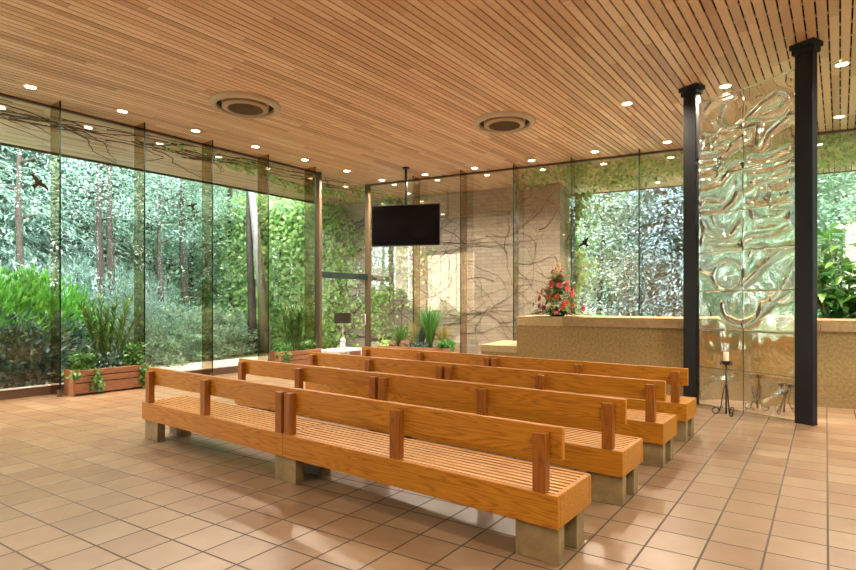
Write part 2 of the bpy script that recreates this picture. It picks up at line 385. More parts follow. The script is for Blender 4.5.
# ------------------------------------------------------------------ television
t = thing('television', 'black flat television hung from the slatted ceiling on a thin pole', 'television', (-.567, 13.73, CEIL), math.atan2(-.22, .97))
c = MB(); c.box(-.89, .89, -.03, .03, -1.99, -.95); bz = c.build('bezel', M['tv'], t, bevel=.008)
c = MB(); c.box(-.87, .87, -.0345, -.0305, -1.965, -.97); c.build('screen', M['screen'], bz)
c = MB(); c.tube([(0,.05,0),(0,.05,-1.3)], .028, 12); c.build('pole', M['tv'], t, smooth=True)
c = MB(); c.box(-.25, .25, .031, .08, -1.65, -1.2); c.build('bracket', M['tv'], t)
c = MB(); c.lathe([(.09,-.03),(.09,0)], 20, (0,.05,0)); c.build('ceiling_plate', M['tv'], t)
# ------------------------------------------------------------------ round ceiling vents
def make_vent():
    t = thing('ceiling_vent', 'x', 'vent')
    c = MB(); c.lathe([(.585,.0),(.58,-.04),(.55,-.065),(.485,-.07),(.475,-.05),(.475,-.004)], 56, cap=False); c.build('rim', M['vent_rim'], t, smooth=True)
    c = MB(); c.lathe([(.474,-.003),(.39,-.003)], 48, cap=False); c.build('slot', M['dark'], t)
    c = MB(); c.lathe([(.37,-.004),(.385,-.05),(.38,-.075),(.30,-.09),(.29,-.085)], 48, cap=False); pn = c.build('panel', M['vent'], t, smooth=True)
    c = MB(); c.lathe([(.289,-.082),(.288,-.078)], 40)
    for a in np.linspace(-.27, .27, 15):
        w = math.sqrt(.288**2-a*a); c.box(-w, w, a-.006, a+.006, -.092, -.083)
    c.build('grille', M['grille'], pn); return t
v0 = make_vent(); v0.location = (-3.14, 9.38, CEIL); v0['label'] = 'round ceiling vent with brown grille near the long glass wall'
v1 = copy_tree(v0); v1.location = (1.44, 10.27, CEIL); v1['label'] = 'round ceiling vent with brown grille between television and glass relief columns'
for v in (v0, v1): v['group'] = 'round ceiling vents'; v.rotation_euler[2] = ANG
# ------------------------------------------------------------------ downlights
LW = 55.
def make_light():
    t = thing('downlight', 'x', 'ceiling light')
    c = MB(); c.lathe([(.098,0),(.097,-.008),(.078,-.010),(.074,-.004)], 28, cap=False); rg = c.build('trim_ring', M['white'], t, smooth=True)
    c = MB(); c.lathe([(.074,-.004),(.001,-.005)], 28); c.build('lens', M['lens'], rg)
    ld = bpy.data.lights.new('lamp', 'AREA'); ld.shape = 'DISK'; ld.size = .14; ld.energy = LW; ld.color = (1.,.85,.68); ld.spread = R(150)
    l = bpy.data.objects.new('lamp', ld); COL.objects.link(l); l.parent = t; l.location = (0,0,-.03); return t
l0 = make_light(); first = [True]
ORD = ['first','second','third','fourth','fifth','sixth','seventh','eighth','ninth','tenth']
def light(u, v, label):
    t = l0 if first[0] else copy_tree(l0); first[0] = False
    t.location = (*uv(u, v), CEIL); t['label'] = label; t['group'] = 'recessed downlights'
light(-10.18, 11.34, 'recessed downlight in the ceiling corner above the glass door')
for k in range(8): light(-10.2, 10.0-1.385*k, 'recessed downlight along the long glass wall, %s from the corner one' % ORD[k])
for k, (u, v) in enumerate([(-8.83,11.54),(-7.40,11.74),(-5.91,11.94),(-4.42,12.10),(-2.93,12.30),(-1.45,12.42),(-.01,12.52)]):
    light(u, v, 'recessed downlight along the back glass wall, %s from the corner one' % ORD[k])
for k, (u, v) in enumerate([(-2.91,9.50),(-1.44,9.67),(.02,9.78)]):
    light(u, v, 'recessed downlight in the short row by the black columns, ' + ['farthest from the columns','between the two columns','beyond the forward column'][k])
for k, (u, v) in enumerate([(1.5,8.4),(1.5,5.5),(1.5,2.6),(1.5,-.3),(-2.5,-2.2),(-6.,-2.2)]):  # fill lamps added out of view to brighten the hall
    light(u, v, 'added fill downlight outside the view, %s of its run' % ORD[k])
#PART3
# ------------------------------------------------------------------ black columns and the glass relief between them
PL = np.array([4.232, 8.505]); PR = np.array([4.906, 7.275]); SD = (PR-PL)/np.linalg.norm(PR-PL); SW = float(np.linalg.norm(PR-PL)); SA = math.atan2(SD[1], SD[0])
def column(p, label):
    t = thing('steel_column', label, 'column', (*p, 0), SA, 'black steel columns')
    c = MB()
    c.box(-.108,.108,-.06,-.045,0,4.86); c.box(-.108,.108,.045,.06,0,4.86); c.box(-.108,-.095,-.0449,.0449,0,4.86); c.box(.095,.108,-.0449,.0449,0,4.86)
    c.build('shaft', M['steel'], t, bevel=.004)
    c = MB(); c.box(-.15,.15,-.12,.12,4.93,4.995); c.box(-.135,.135,-.09,.09,4.861,4.929); c.build('head_plate', M['steel'], t, bevel=.006)
    c = MB(); c.box(-.112,.112,-.064,.064,.0,.012); c.build('base_plate', M['steel'], t)
column(PL-SD*.128, 'black steel column at the end of the last bench, holding one edge of the glass relief')
column(PR+SD*.128, 'black steel column standing forward on the open tiles beside the glass relief')
ZT, ZB = 4.70, .006
def q(cx, cy, oy=70):
    px, py = 690+cx/4.385, oy+cy/4.385; a = (px-699)/94.; yt, yb = 104-32*a, 403+17*a
    return (a*SW, ZT-(py-yt)/(yb-yt)*(ZT-ZB))
RID = []   # (points, amplitude, width)
def rid(pts, A=.075, w=.045, oy=70): RID.append(([q(x, y, oy) for x, y in pts], A, w))
for p in ([(45,380),(120,375),(170,365),(205,335)], [(35,412),(100,405),(150,393)], [(40,450),(100,442),(150,428)], [(45,490),(105,482),(135,465),(150,405)], [(50,520),(150,492),(190,440),(235,420)],
          [(270,215),(330,150),(395,108),(435,125),(400,172),(330,195)], [(330,350),(360,285),(440,200)], [(280,388),(350,392),(452,345)], [(290,440),(380,430),(455,400)],
          [(290,490),(350,485),(390,465),(455,440)], [(310,560),(315,518),(455,485)], [(365,565),(367,522),(460,500)], [(125,310),(150,275),(235,262)], [(130,340),(190,330),(232,300)],
          [(60,330),(75,290),(110,300),(115,350)], [(250,240),(320,232),(310,340)], [(170,160),(150,215),(180,250)], [(75,180),(110,140),(200,110)]): rid(p)
for p in ([(45,60),(80,42),(150,48)], [(40,95),(160,87),(205,50),(225,15)], [(45,140),(90,190),(150,207),(200,192),(236,140)], [(108,120),(122,162),(160,178)], [(100,240),(235,240)],
          [(270,50),(400,46),(456,35)], [(362,0),(362,90),(460,95)], [(280,92),(315,132),(456,115)], [(286,104),(302,160),(400,150),(456,112)], [(246,230),(300,202),(380,190),(452,140)],
          [(250,410),(330,330),(400,262),(452,245)], [(320,530),(400,440),(456,330)], [(45,350),(110,375)], [(45,240),(70,180)]): rid(p, .07, .045, 190)
def arc(cx, cy, r, a0, a1, oy=190): return [(cx+r*math.cos(a), cy+r*math.sin(a)) for a in np.linspace(R(a0), R(a1), 14)]
rid(arc(180,375,66,-180,180), .045, .03, 190); rid(arc(400,440,52,-60,200), .035, .025, 190); rid(arc(240,505,84,-5,185), .06, .03, 190); rid(arc(315,290,40,-180,90), .05, .035, 190); rid(arc(75,290,40,0,360), .03, .03, 190)
rid([(150,860),(150,700),(140,600)], .015, .05, 190); rid([(300,900),(285,760),(290,640)], .02, .05, 190); rid([(345,930),(420,880),(450,800)], .02, .05, 190); rid([(60,900),(110,840),(200,830)], .015,.06,190)
def relief_h(X, Z):
    h = .022*np.sin(5.3*X+1.7*np.sin(3.1*Z))*np.sin(4.1*Z+1.3*X) +   .008*np.sin(13*X+2*np.sin(7*Z))*np.sin(11*Z+3*np.sin(6*X))
    h = h*np.clip((Z-.9)/.7, .25, 1)
    for pts, A, w in RID:
        dm = np.full(X.shape, 1e9)
        for (x0,z0), (x1,z1) in zip(pts[:-1], pts[1:]):
            dx, dz = x1-x0, z1-z0; t = np.clip(((X-x0)*dx+(Z-z0)*dz)/(dx*dx+dz*dz+1e-12), 0, 1)
            dm = np.minimum(dm, (X-x0-t*dx)**2+(Z-z0-t*dz)**2)
        h = h + A*np.exp(-dm/(w*w))
    return h*np.clip(np.minimum(X, SW-X)/.05, 0, 1)
gs = thing('glass_relief', 'tall cast clear glass relief of two panel columns between the black steel columns', 'sculpture', (*PL, 0), SA)
rows = np.linspace(ZT, ZB, 9)
for ci in range(2):
    for ri in range(8):
        x0, x1 = ci*SW/2+.004, (ci+1)*SW/2-.004; z1, z0 = rows[ri]-.003, rows[ri+1]+.003
        nx, nz = 44, 36
        xs, zs = np.linspace(x0, x1, nx), np.linspace(z0, z1, nz); X, Z = np.meshgrid(xs, zs)
        h = relief_h(X, Z)
        F = np.stack([X, -.012-h, Z], -1).reshape(-1,3); B = np.stack([X, .012-.45*h, Z], -1).reshape(-1,3)
        n = nx*nz; idx = np.arange(n).reshape(nz, nx)
        qf = np.stack([idx[:-1,:-1], idx[:-1,1:], idx[1:,1:], idx[1:,:-1]], -1).reshape(-1,4)
        qb = qf[:, ::-1]+n
        ring = np.concatenate([idx[0,:], idx[1:,-1], idx[-1,-2::-1], idx[-2:0:-1,0]])
        r2 = np.roll(ring, -1); qs = np.stack([ring+n, r2+n, r2, ring], -1)
        me = np_mesh('glass_panel', np.concatenate([F,B]), np.concatenate([qf,qb,qs]), M['relief'])
        sm = np.zeros(len(me.polygons), bool); sm[:2*len(qf)] = True; me.polygons.foreach_set('use_smooth', sm)
        link('glass_panel', me, gs)
for z in (.35, 1.5, 2.65, 3.8):
    for x in (-.012, SW+.012): c = MB(); c.box(x-.01, x+.01, -.018, .018, z, z+.05); c.build('clip', M['iron'], gs)
# ------------------------------------------------------------------ wrought iron stands
def iron_stand(p, h, label, cup=True, rz=0.):
    t = thing('candle_stand', label, 'candle stand', (*p, 0), rz)
    c = MB(); c.tube([(0,0,.02),(0,0,h)], .011, 8); c.tube([(0,0,.40),(0,0,.44)], .02, 8); c.build('pole', M['iron'], t, smooth=True)
    c = MB(); c.lathe([(.008,h-.06),(.05,h-.05),(.066,h-.01),(.07,h),(.05,h+.003),(.02,h+.003)], 20); 
    for k in range(6):
        a = k*math.pi/3; c.tube([(.06*math.cos(a),.06*math.sin(a),h-.01),(.085*math.cos(a),.085*math.sin(a),h-.03),(.075*math.cos(a),.075*math.sin(a),h-.055)], .006, 6)
    c.build('cup', M['iron'], t, smooth=True)
    for k in range(3):
        a = k*2*math.pi/3 + .5; d = (math.cos(a), math.sin(a)); c = MB()
        prof = [(.012,.42),(.035,.34),(.05,.24),(.06,.14),(.085,.06)] + [(.13+.045*math.cos(s), .053+.045*math.sin(s)) for s in np.linspace(math.pi, 3.35*math.pi, 20)]
        c.tube([(r*d[0], r*d[1], z) for r, z in prof], .0075, 6); c.build('leg', M['iron'], t, smooth=True)
    return t
iron_stand((4.222,7.717), .765, 'thin black wrought iron candle stand on the tiles before the glass relief')
t = thing('candle', 'cream pillar candle on the wrought iron stand', 'candle', (4.222,7.717,.7685))
c = MB(); c.lathe([(.033,0),(.034,.004),(.034,.118),(.030,.124),(.012,.119)], 24); wx = c.build('wax_body', M['wax'], t, smooth=True)
c = MB(); c.tube([(0,0,.118),(.002,0,.136)], .0025, 6); c.build('wick', M['iron'], wx)
iron_stand(PL+SD*.66+np.array([.877,.4805])*.42, .52, 'low black iron stand seen through the glass relief, behind its middle seam', rz=.4)
iron_stand(PL+SD*1.02+np.array([.877,.4805])*.45, .44, 'lowest black iron stand seen through the glass relief, toward the forward column', rz=1.1)
# ------------------------------------------------------------------ leaves
def unit(a): return a/(np.linalg.norm(a, axis=-1, keepdims=True)+1e-9)
def leaf_mesh(name, P, d, nrm, L, W, mat, droop=0., seg=1):
    """P base points, d direction, nrm facing; one island per leaf"""
    N_ = len(P); d = unit(d); s = unit(np.cross(d, nrm)); nn = np.cross(s, d)
    L = np.broadcast_to(np.asarray(L, float), (N_,))[:,None]; W = np.broadcast_to(np.asarray(W, float), (N_,))[:,None]
    if seg == 1:
        mid = P + d*L*.45 + nn*L*.06
        V4 = np.stack([P, mid+s*W*.5, P+d*L, mid-s*W*.5], 1).reshape(-1,3)
        return np_mesh(name, V4, np.arange(4*N_).reshape(-1,4), mat)
    ts = np.linspace(0, 1, seg+1); rows_ = []
    for t in ts:
        w = W*.5*max(.06, math.sin(math.pi*min(1, t**.8))**.8 if t < 1 else .03)
        c = P + d*L*t + nn*L*.05*math.sin(math.pi*t); c = c - np.array([0,0,1.])*(droop*L*t*t)
        rows_ += [c-s*w, c+s*w]
    A = np.stack(rows_, 1).reshape(-1,3); k = 2*(seg+1); base = (np.arange(N_)*k)[:,None]
    f = np.concatenate([base+np.array([[2*i,2*i+1,2*i+3,2*i+2]]) for i in range(seg)], 0)
    return np_mesh(name, A, f, mat)
def rnd(n): return RNG.normal(size=(n,3))
# ------------------------------------------------------------------ timber planters along the glass
def planter(p, rz, Lg, W, label):
    t = thing('planter_box', label, 'planter', (*p, 0), rz, 'timber planter boxes')
    c = MB()
    for z0, z1 in ((.03,.205), (.222,.318), (.335,.435)):
        c.box(.035, Lg-.035, 0, .03, z0, z1); c.box(.035, Lg-.035, W-.03, W, z0, z1)
    c.build('long_side', M['terracotta'], t, bevel=.003)
    for e0 in (0, Lg-.034): c = MB(); c.box(e0,e0+.034,0,W,0,.435); c.build('end_panel', M['terracotta'], t, bevel=.004)
    c = MB(); c.box(.036,Lg-.036,.032,W-.032,.03,.40); c.build('soil', M['soil'], t); return t
VA = math.atan2(V[1], V[0])
def bamboo(name, p, z, h, spread, nst, label, rz, cat='plant', lw=.024, ll=.19, mat='leaf_room', long=.35, per=20, group=None):
    t = thing(name, label, cat, (*p, z), rz, group); c = MB(); P, Dd, Nn = [], [], []
    for k in range(nst):
        x = (RNG.random()-.5)*2; b = np.array([x*long*.55, (RNG.random()-.5)*.12, 0]); lean = np.array([x*spread, RNG.normal()*.06, 0])
        hh = h*(.72+.28*RNG.random())
        pts = [b + lean*hh*(s**1.3) + np.array([0,0,hh*s]) for s in np.linspace(0,1,7)]
        c.tube(pts, [.008]*4+[.006,.004,.002], 5)
        for _ in range(per):
            s = .18+.82*RNG.random()**.8; i = s*6; a = pts[int(min(5,i))]; bb = pts[int(min(5,i))+1]; pp = a+(bb-a)*(i-int(min(5,i)))
            P.append(pp); ang = RNG.random()*6.283; Dd.append([math.cos(ang)*.55, math.sin(ang)*.4, .75+.3*RNG.random()]); Nn.append([-math.cos(ang), -math.sin(ang), .6])
    c.build('stem', M['stem'], t, smooth=True)
    P, Dd, Nn = map(np.array, (P, Dd, Nn)); n = len(P)
    link('foliage', leaf_mesh('foliage', P, Dd, Nn, ll*(.7+.6*RNG.random(n)), lw, M[mat], .12, 3), t); return t
def ivy(p, z, Lx, Ly, drop, label, rz, n=420, mat='leaf_room', hang=(), group=None, name='trailing_ivy', lsz=.065, hgt=.2):
    t = thing(name, label, 'plant', (*p, z), rz, group)
    P = np.stack([(RNG.random(n)-.5)*Lx, (RNG.random(n)-.5)*Ly, RNG.random(n)**1.4*hgt*(1-.0*RNG.random(n))], 1)
    dd = rnd(n)*.6 + np.array([0,0,.5]); nn = rnd(n)*.5+np.array([0,-.4,.7])
    c = MB()
    for hx, hy, hl in hang:
        m = int(60*hl/.3); zz = -RNG.random(m)*hl
        P = np.concatenate([P, np.stack([hx+RNG.normal(size=m)*.045, hy+RNG.normal(size=m)*.02, zz+.03], 1)]); dd = np.concatenate([dd, rnd(m)*.5+np.array([0,-.3,-.6])]); nn = np.concatenate([nn, rnd(m)*.4+np.array([0,-1,.2])])
        for _ in range(3):
            ox = RNG.normal()*.03; c.tube([(hx+ox, hy+.06, .06), (hx+ox, hy, .04), (hx+ox*1.4, hy-.01, -hl*.5), (hx+ox*1.2, hy-.005, -hl*.95)], .0035, 5)
    if not hang: c.tube([(-Lx*.4,0,0),(0,.01,.05),(Lx*.4,0,.02)], .004, 5)
    c.build('stem', M['stem'], t, smooth=True)
    link('foliage', leaf_mesh('foliage', P, dd, nn, lsz*(.7+.7*RNG.random(len(P))), lsz*.8, M[mat], .2, 2), t); return t
p1 = np.array([-5.99, 9.198])
def pp(p, x, y): return p + x*V - y*U
planter(p1, VA, 1.26, .40, 'reddish timber planter box with bamboo and trailing ivy, between the first two glass fins')
bamboo('bamboo_plant', pp(p1,.60,.2), .40, 1.30, .42, 15, 'tall fan-shaped bamboo in the planter box between the first two glass fins', VA, group='bamboo in planters', per=46)
ivy(pp(p1,.20,.18), .40, .34, .30, .3, 'ivy with light leaves at the end of the planter nearest the tiles and laurel hedge', VA, 620, 'leaf_room', [(-.18,-.20,.12),(.16,-.205,.36)], 'trailing ivy in planters', hgt=.3)
ivy(pp(p1,1.06,.18), .40, .34, .30, .3, 'dark ivy hanging to the floor at the planter end behind the first bench row', VA, 620, 'leaf_room', [(.17,-.205,.40),(.10,-.205,.30)], 'trailing ivy in planters', hgt=.42)
ivy(pp(p1,.62,.2), .40, .5, .28, .3, 'low dark green leaves around the bamboo stems of the planter by the first fins', VA, 380, 'leaf_dark', (), None, 'ground_cover_plant', hgt=.28)
p2 = np.array([-3.43, 12.62])
planter(p2, VA, 1.26, .40, 'reddish timber planter box with bamboo beside the glass door')
bamboo('bamboo_plant', pp(p2,.62,.2), .40, 1.15, .22, 17, 'loose feathery bamboo in the planter box beside the glass door', VA, group='bamboo in planters', per=46)
ivy(pp(p2,.2,.18), .40, .36, .3, .3, 'ivy at the outer end of the planter beside the glass door', VA, 320, 'leaf_room', [(-.02,-.205,.3),(-.2,-.1,.1)], 'trailing ivy in planters', hgt=.2)
ivy(pp(p2,.95,.2), .40, .5, .28, .3, 'low leafy plants at the door end of the planter beside the glass door', VA, 320, 'leaf_room', (), None, 'ground_cover_plant', hgt=.22)
# third planter along the back glass
DA = math.atan2(D[1], D[0]); p3 = np.array([-1.36, 14.58])
def p3p(x, y): return p3 + x*D + y*N
planter(p3, DA, 2.15, .42, 'timber planter box with rocks and grasses behind the last bench under the television')
def rock(x, y, z, r, label):
    t = bmesh.new(); bmesh.ops.create_icosphere(t, subdivisions=3, radius=1.)
    sd = RNG.random(3)*9
    for v in t.verts:
        n = v.co; k = 1+.22*math.sin(3*n.x+sd[0])*math.sin(3.3*n.y+sd[1])+.12*math.sin(7*n.z+sd[2]+4*n.x); v.co = Vector((n.x*k*r, n.y*k*r*.8, max(n.z*k*r*.62, -r*.45)))
    me = bpy.data.meshes.new('rock'); t.to_mesh(me); t.free(); me.materials.append(M['rock'])
    for p in me.polygons: p.use_smooth = True
    o = link('rock', me); o.location = (*p3p(x, y), z+r*.42); tag(o, label, 'rock', 'rocks in the planter')
rock(.42, .16, .40, .15, 'tawny rock in the planter under the television, nearest the glass door')
rock(.80, .18, .40, .20, 'largest brown rock in the planter under the television')
def grass(x, y, h, r, n, label, mat, flower=None, name='grass_tuft', w=.014):
    t = thing(name, label, 'plant', (*p3p(x, y), .40), DA); a = RNG.random(n)*6.283; k = RNG.random(n)
    P = np.stack([np.cos(a)*.04, np.sin(a)*.04, np.zeros(n)], 1); dd = np.stack([np.cos(a)*r*k, np.sin(a)*r*k*.7, h*(1-.25*k)], 1)
    nn = np.stack([-np.cos(a), -np.sin(a), .3*np.ones(n)], 1)
    link('blades', leaf_mesh('blades', P, dd, nn, h*(.75+.35*RNG.random(n)), w, M[mat], .1, 4), t)
    if flower:
        c = MB(); c.tube([(0,0,0),(.02,0,flower*.5),(-.01,0,flower*.85),(.05,0,flower)], .008, 6); c.lathe([(.005,flower-.02),(.03,flower+.0),(.028,flower+.03),(.004,flower+.045)], 10, (.05,0,0)); c.build('flower_stalk', M['vine'], t, smooth=True)
    return t
grass(.62, .22, .66, .46, 220, 'green grass tuft with a dry flower stalk over the planter rocks', 'leaf_room', 1.1)
grass(1.05, .2, .72, .2, 90, 'narrow upright yellowish grass beside the brown rock', 'straw', None, 'upright_grass', .02)
grass(1.18, .24, .62, .28, 130, 'dark green low tuft at the middle of the planter under the television', 'leaf_dark', None, 'leafy_tuft', .03)
grass(1.48, .2, 1.2, .46, 340, 'tall dense spray of green grass in the planter under the television', 'leaf_room', None, 'tall_grass', .017)
grass(1.86, .2, .68, .28, 110, 'short yellowish grass between the tall grass spray and the broad leaves', 'straw', None, 'upright_grass', .018)
ivy(p3p(1.98,.14), .40, .36, .25, .2, 'broad green leaves at the planter end toward the concrete step', DA, 190, 'leaf_room', (), None, 'leafy_plant', .12, .18)
ivy(p3p(.2,.16), .40, .3, .25, .2, 'small pale leaves at the planter end toward the glass door', DA, 160, 'leaf_ivy', (), None, 'leafy_plant', .07, .16)
ivy(p3p(1.25,.12), .40, .5, .2, .2, 'round dark leaves in front of the tufts of the rock planter', DA, 160, 'leaf_dark', (), None, 'leafy_plant', .09, .14)
# ------------------------------------------------------------------ lamp and low table by the door
LP = np.array([-2.03, 13.0])
t = thing('side_table', 'low white table carrying a lamp before the glass door', 'table', (*LP, 0), VA)
c = MB(); c.box(-.42,.42,-.3,.3,.44,.48); c.build('table_top', M['white'], t, bevel=.006)
for x in (-.37,.37):
    for y in (-.25,.25): c = MB(); c.box(x-.025,x+.025,y-.025,y+.025,0,.439); c.build('leg', M['white'], t)
t = thing('table_lamp', 'table lamp with dark rectangular shade and white base before the glass door', 'lamp', (*LP, .481), 0.)
c = MB(); c.lathe([(.07,0),(.08,.01),(.06,.05),(.055,.13),(.065,.2),(.05,.25),(.02,.27)], 24); c.build('lamp_base', M['ceramic'], t, smooth=True)
for x, z in ((-.035,.19),(.035,.19),(0,.07)):
    b = bmesh.new(); bmesh.ops.create_uvsphere(b, u_segments=12, v_segments=8, radius=.018, matrix=Matrix.Translation((x,-.055,z))); me = bpy.data.meshes.new('dot'); b.to_mesh(me); b.free(); me.materials.append(M['iron']); link('dark_spot', me, t)
c = MB(); c.tube([(0,0,.26),(0,0,.72)], .008, 8); c.build('stem', M['white'], t, smooth=True)
c = MB(); c.box(-.19,.19,-.1,-.094,.615,.855); c.box(-.19,.19,.094,.1,.615,.855); c.box(-.19,-.184,-.0935,.0935,.615,.855); c.box(.184,.19,-.0935,.0935,.615,.855); c.box(-.183,.183,-.0935,.0935,.70,.706); c.build('lamp_shade', M['shade'], t)
t = thing('storage_box', 'pale pink box beside the lamp table near the door', 'box', (-1.66,13.45,0), VA)
c = MB(); c.box(-.19,.19,-.2,.2,0,.40); c.build('body', M['pink'], t, bevel=.008)
c = MB(); c.box(-.2,.2,-.21,.21,.401,.45); c.build('lid', M['pink'], t, bevel=.008)
# ------------------------------------------------------------------ autumn flowers on the coping
FP = W0 + .70*WD + .33*WN
t = thing('flower_arrangement', 'autumn arrangement of red and orange flowers on the pale end of the concrete coping', 'flowers', (*FP, 1.3255), DA)
c = MB(); c.lathe([(.10,0),(.14,.03),(.16,.09),(.165,.10),(.14,.10)], 28); c.build('bowl', M['iron'], t, smooth=True)
n = 460; a = RNG.random(n)*6.283; zz = RNG.random(n)**1.5; rr = (.06+.33*(1-zz))*np.sqrt(RNG.random(n))
P = np.stack([rr*np.cos(a), rr*np.sin(a)*.7, .06+.62*zz], 1); dd = np.stack([np.cos(a), np.sin(a), .15+.8*zz-.25*(zz<.2)], 1)
link('greenery', leaf_mesh('greenery', P, dd, np.stack([-np.cos(a)*.3, -np.sin(a)*.3, np.ones(n)], 1), .09+.08*RNG.random(n), .05, M['leaf_room'], .3, 3), t)
n = 60; a = RNG.random(n)*6.283; P = np.stack([.08*np.cos(a), .06*np.sin(a), .07*np.ones(n)], 1)
link('dark_foliage', leaf_mesh('dark_foliage', P, np.stack([np.cos(a), np.sin(a)*.7, .12*np.ones(n)], 1), np.tile([0,0,1.],(n,1)), .30+.12*RNG.random(n), .07, M['petal_wine'], .25, 4), t)
for sx, lz, k in ((-.17,.42,16), (.0,.92,14), (-.05,.8,8)):
    P = np.stack([np.full(k, sx*.3), np.zeros(k), np.full(k,.2)], 1)+rnd(k)*.012; dd = np.array([sx*1.2,0,lz])+rnd(k)*.07
    link('grass_plume', leaf_mesh('grass_plume', P, dd, rnd(k), np.linalg.norm([sx,lz])*(.75+.25*RNG.random(k)), .02, M['straw'], .08, 4), t)
def flower_mesh(name, mat, r):
    c = MB()
    for layer, (k, rr, zz) in enumerate(((9, r, .25), (7, r*.7, .6))):
        for i in range(k):
            a = 2*math.pi*i/k+layer*.3; ca, sa = math.cos(a), math.sin(a); w = rr*.42
            c.add([(0,0,0),(ca*rr*.6-sa*w,sa*rr*.6+ca*w,zz*rr*.5),(ca*rr,sa*rr,zz*rr*.75),(ca*rr*.6+sa*w,sa*rr*.6-ca*w,zz*rr*.5)], [(0,1,2,3)])
    c.mi = 1; c.lathe([(r*.02,r*.1),(r*.26,r*.14),(r*.22,r*.3),(r*.02,r*.34)], 10)
    return c.mesh(name, [M[mat], M['petal_wine']])
t.scale = (1.13,1.13,1.08)
fm = [flower_mesh('flower', m, r) for m, r in (('petal_red',.056),('petal_orange',.050),('petal_wine',.055),('petal_red',.044))]
for i in range(72):
    z = .12 + .74*(i/72.)**1.35; rmax = .40*(1-((z-.12)/.80))**1.15 + .05; a = i*2.399; r = rmax*(.5+.55*RNG.random()); z += .05*RNG.normal()*(z>.2)
    if i % 11 == 5: r *= 1.3
    p = Vector((r*math.cos(a), r*math.sin(a)*.72, z)); f = link('flower', fm[(i*7+i//5) % 4], t); f.location = p
    f.rotation_euler = Vector((p.x, p.y-.08, .06+.35*(z>.6))).to_track_quat('Z', 'X').to_euler()
# ------------------------------------------------------------------ rubber plant behind the wall
t = thing('rubber_plant', 'large glossy-leaved plant rising behind the concrete wall beyond the forward column', 'plant', (7.15, 9.5, 0)); t.scale = (1.05,1.05,1.1)
c = MB(); c.lathe([(.2,0),(.26,.45),(.28,.46),(.28,.5),(.25,.5)], 28); c.build('pot', M['terracotta'], t, smooth=True)
c = MB(); P, Dd, Nn = [], [], []
for k in range(15):
    a = k*2.4; r = .12+.62*RNG.random(); h = 1.6+1.25*RNG.random()
    pts = [np.array([math.cos(a)*(.05+r*s**1.4), math.sin(a)*(.05+r*s**1.4)*.7, .48+(h-.45)*s]) for s in np.linspace(0,1,8)]
    c.tube(pts, [.018]*4+[.013,.011,.008,.005], 6)
    for _ in range(15):
        s = .4+.6*RNG.random(); i = min(6, int(s*7)); x = pts[i]+(pts[i+1]-pts[i])*(s*7-i); b = RNG.random()*6.283
        P.append(x); Dd.append([math.cos(b), math.sin(b), .55*RNG.random()-.15]); Nn.append([0,0,1.])
c.build('stem', M['stem'], t, smooth=True)
P, Dd, Nn = map(np.array, (P, Dd, Nn)); n = len(P)
link('foliage', leaf_mesh('foliage', P, Dd, Nn+rnd(n)*.3, .30+.16*RNG.random(n), .13, M['leaf_rubber'], .45, 5), t)
# ------------------------------------------------------------------ bird shapes on the panes
def bird(p, z, ang, s, pts, roll, label):
    o = MB(); P2 = [(x*s, y*s) for x, y in pts]; n = len(P2)
    cr, sr = math.cos(roll), math.sin(roll); Q = [(x*cr-y*sr, x*sr+y*cr) for x, y in P2]
    o.add([(x,-.001,y) for x, y in Q]+[(x,.001,y) for x, y in Q], [tuple(range(n)), tuple(range(2*n-1,n-1,-1))]+[(i,n+i,n+(i+1)%n,(i+1)%n) for i in range(n)])
    b = o.build('bird_decal', M['decal']); b.location = (*p, z); b.rotation_euler[2] = ang; tag(b, label, 'decal', 'bird shapes on the glass')
BIRD = [(-.5,.05),(-.40,.15),(-.20,.17),(-.07,.11),(-.05,.2),(0,.25),(.05,.2),(.07,.11),(.20,.17),(.40,.15),(.5,.05),(.3,.03),(.13,-.05),(.07,-.14),(.12,-.36),(0,-.31),(-.12,-.36),(-.07,-.14),(-.13,-.05),(-.3,.03)]
def on_left(x):
    r = (x-428)/545.; P = UL*U; s = (r*P[1]-P[0])/(V[0]-r*V[1]); return P+s*V
def on_back(x):
    r = (x-428)/545.; s = (r*E0[1]-E0[0])/(D[0]-r*D[1]); return E0+s*D
for x, y, s, roll, lb in ((38.5,183,.36,-.75,'dark bird shape on the pane nearest the laurel hedge'), (192.5,206,.26,.35,'small dark bird shape on the pane beyond the bamboo planter')):
    p = on_left(x); bird(p+U*.004*-1.5, 1.6+(302-y)*p[1]/545, VA, s, BIRD, roll, lb)
p = on_back(584.5); bird(p+N*.008, 1.6+(302-243)*p[1]/545, DA, .34, BIRD, .75, 'dark bird shape on the back glass above the autumn flowers')
#PART4
# ================================================================== outdoors
GZ = -.15
g = MB(); g.add([(-90,-40,GZ),(90,-40,GZ),(90,110,GZ),(-90,110,GZ)], [(0,1,2,3)]); struct(g.build('ground', M['ground']))
g = MB()
for a, b in ((-4.3, 15.2),):
    g.prism([tuple(uv(UL-.14,a)), tuple(uv(UL-.14,b)), tuple(uv(UL-2.9,b)), tuple(uv(UL-2.9,a))], GZ+.005, -.02)  # terrace strip lengthened out of sight to bounce light under the eave
g.prism([tuple(bk(-.2,.14)), tuple(bk(14,.14)), tuple(bk(14,2.0)), tuple(bk(-.2,2.0))][::-1], GZ+.005, -.021)
struct(g.build('terrace', M['paving']))
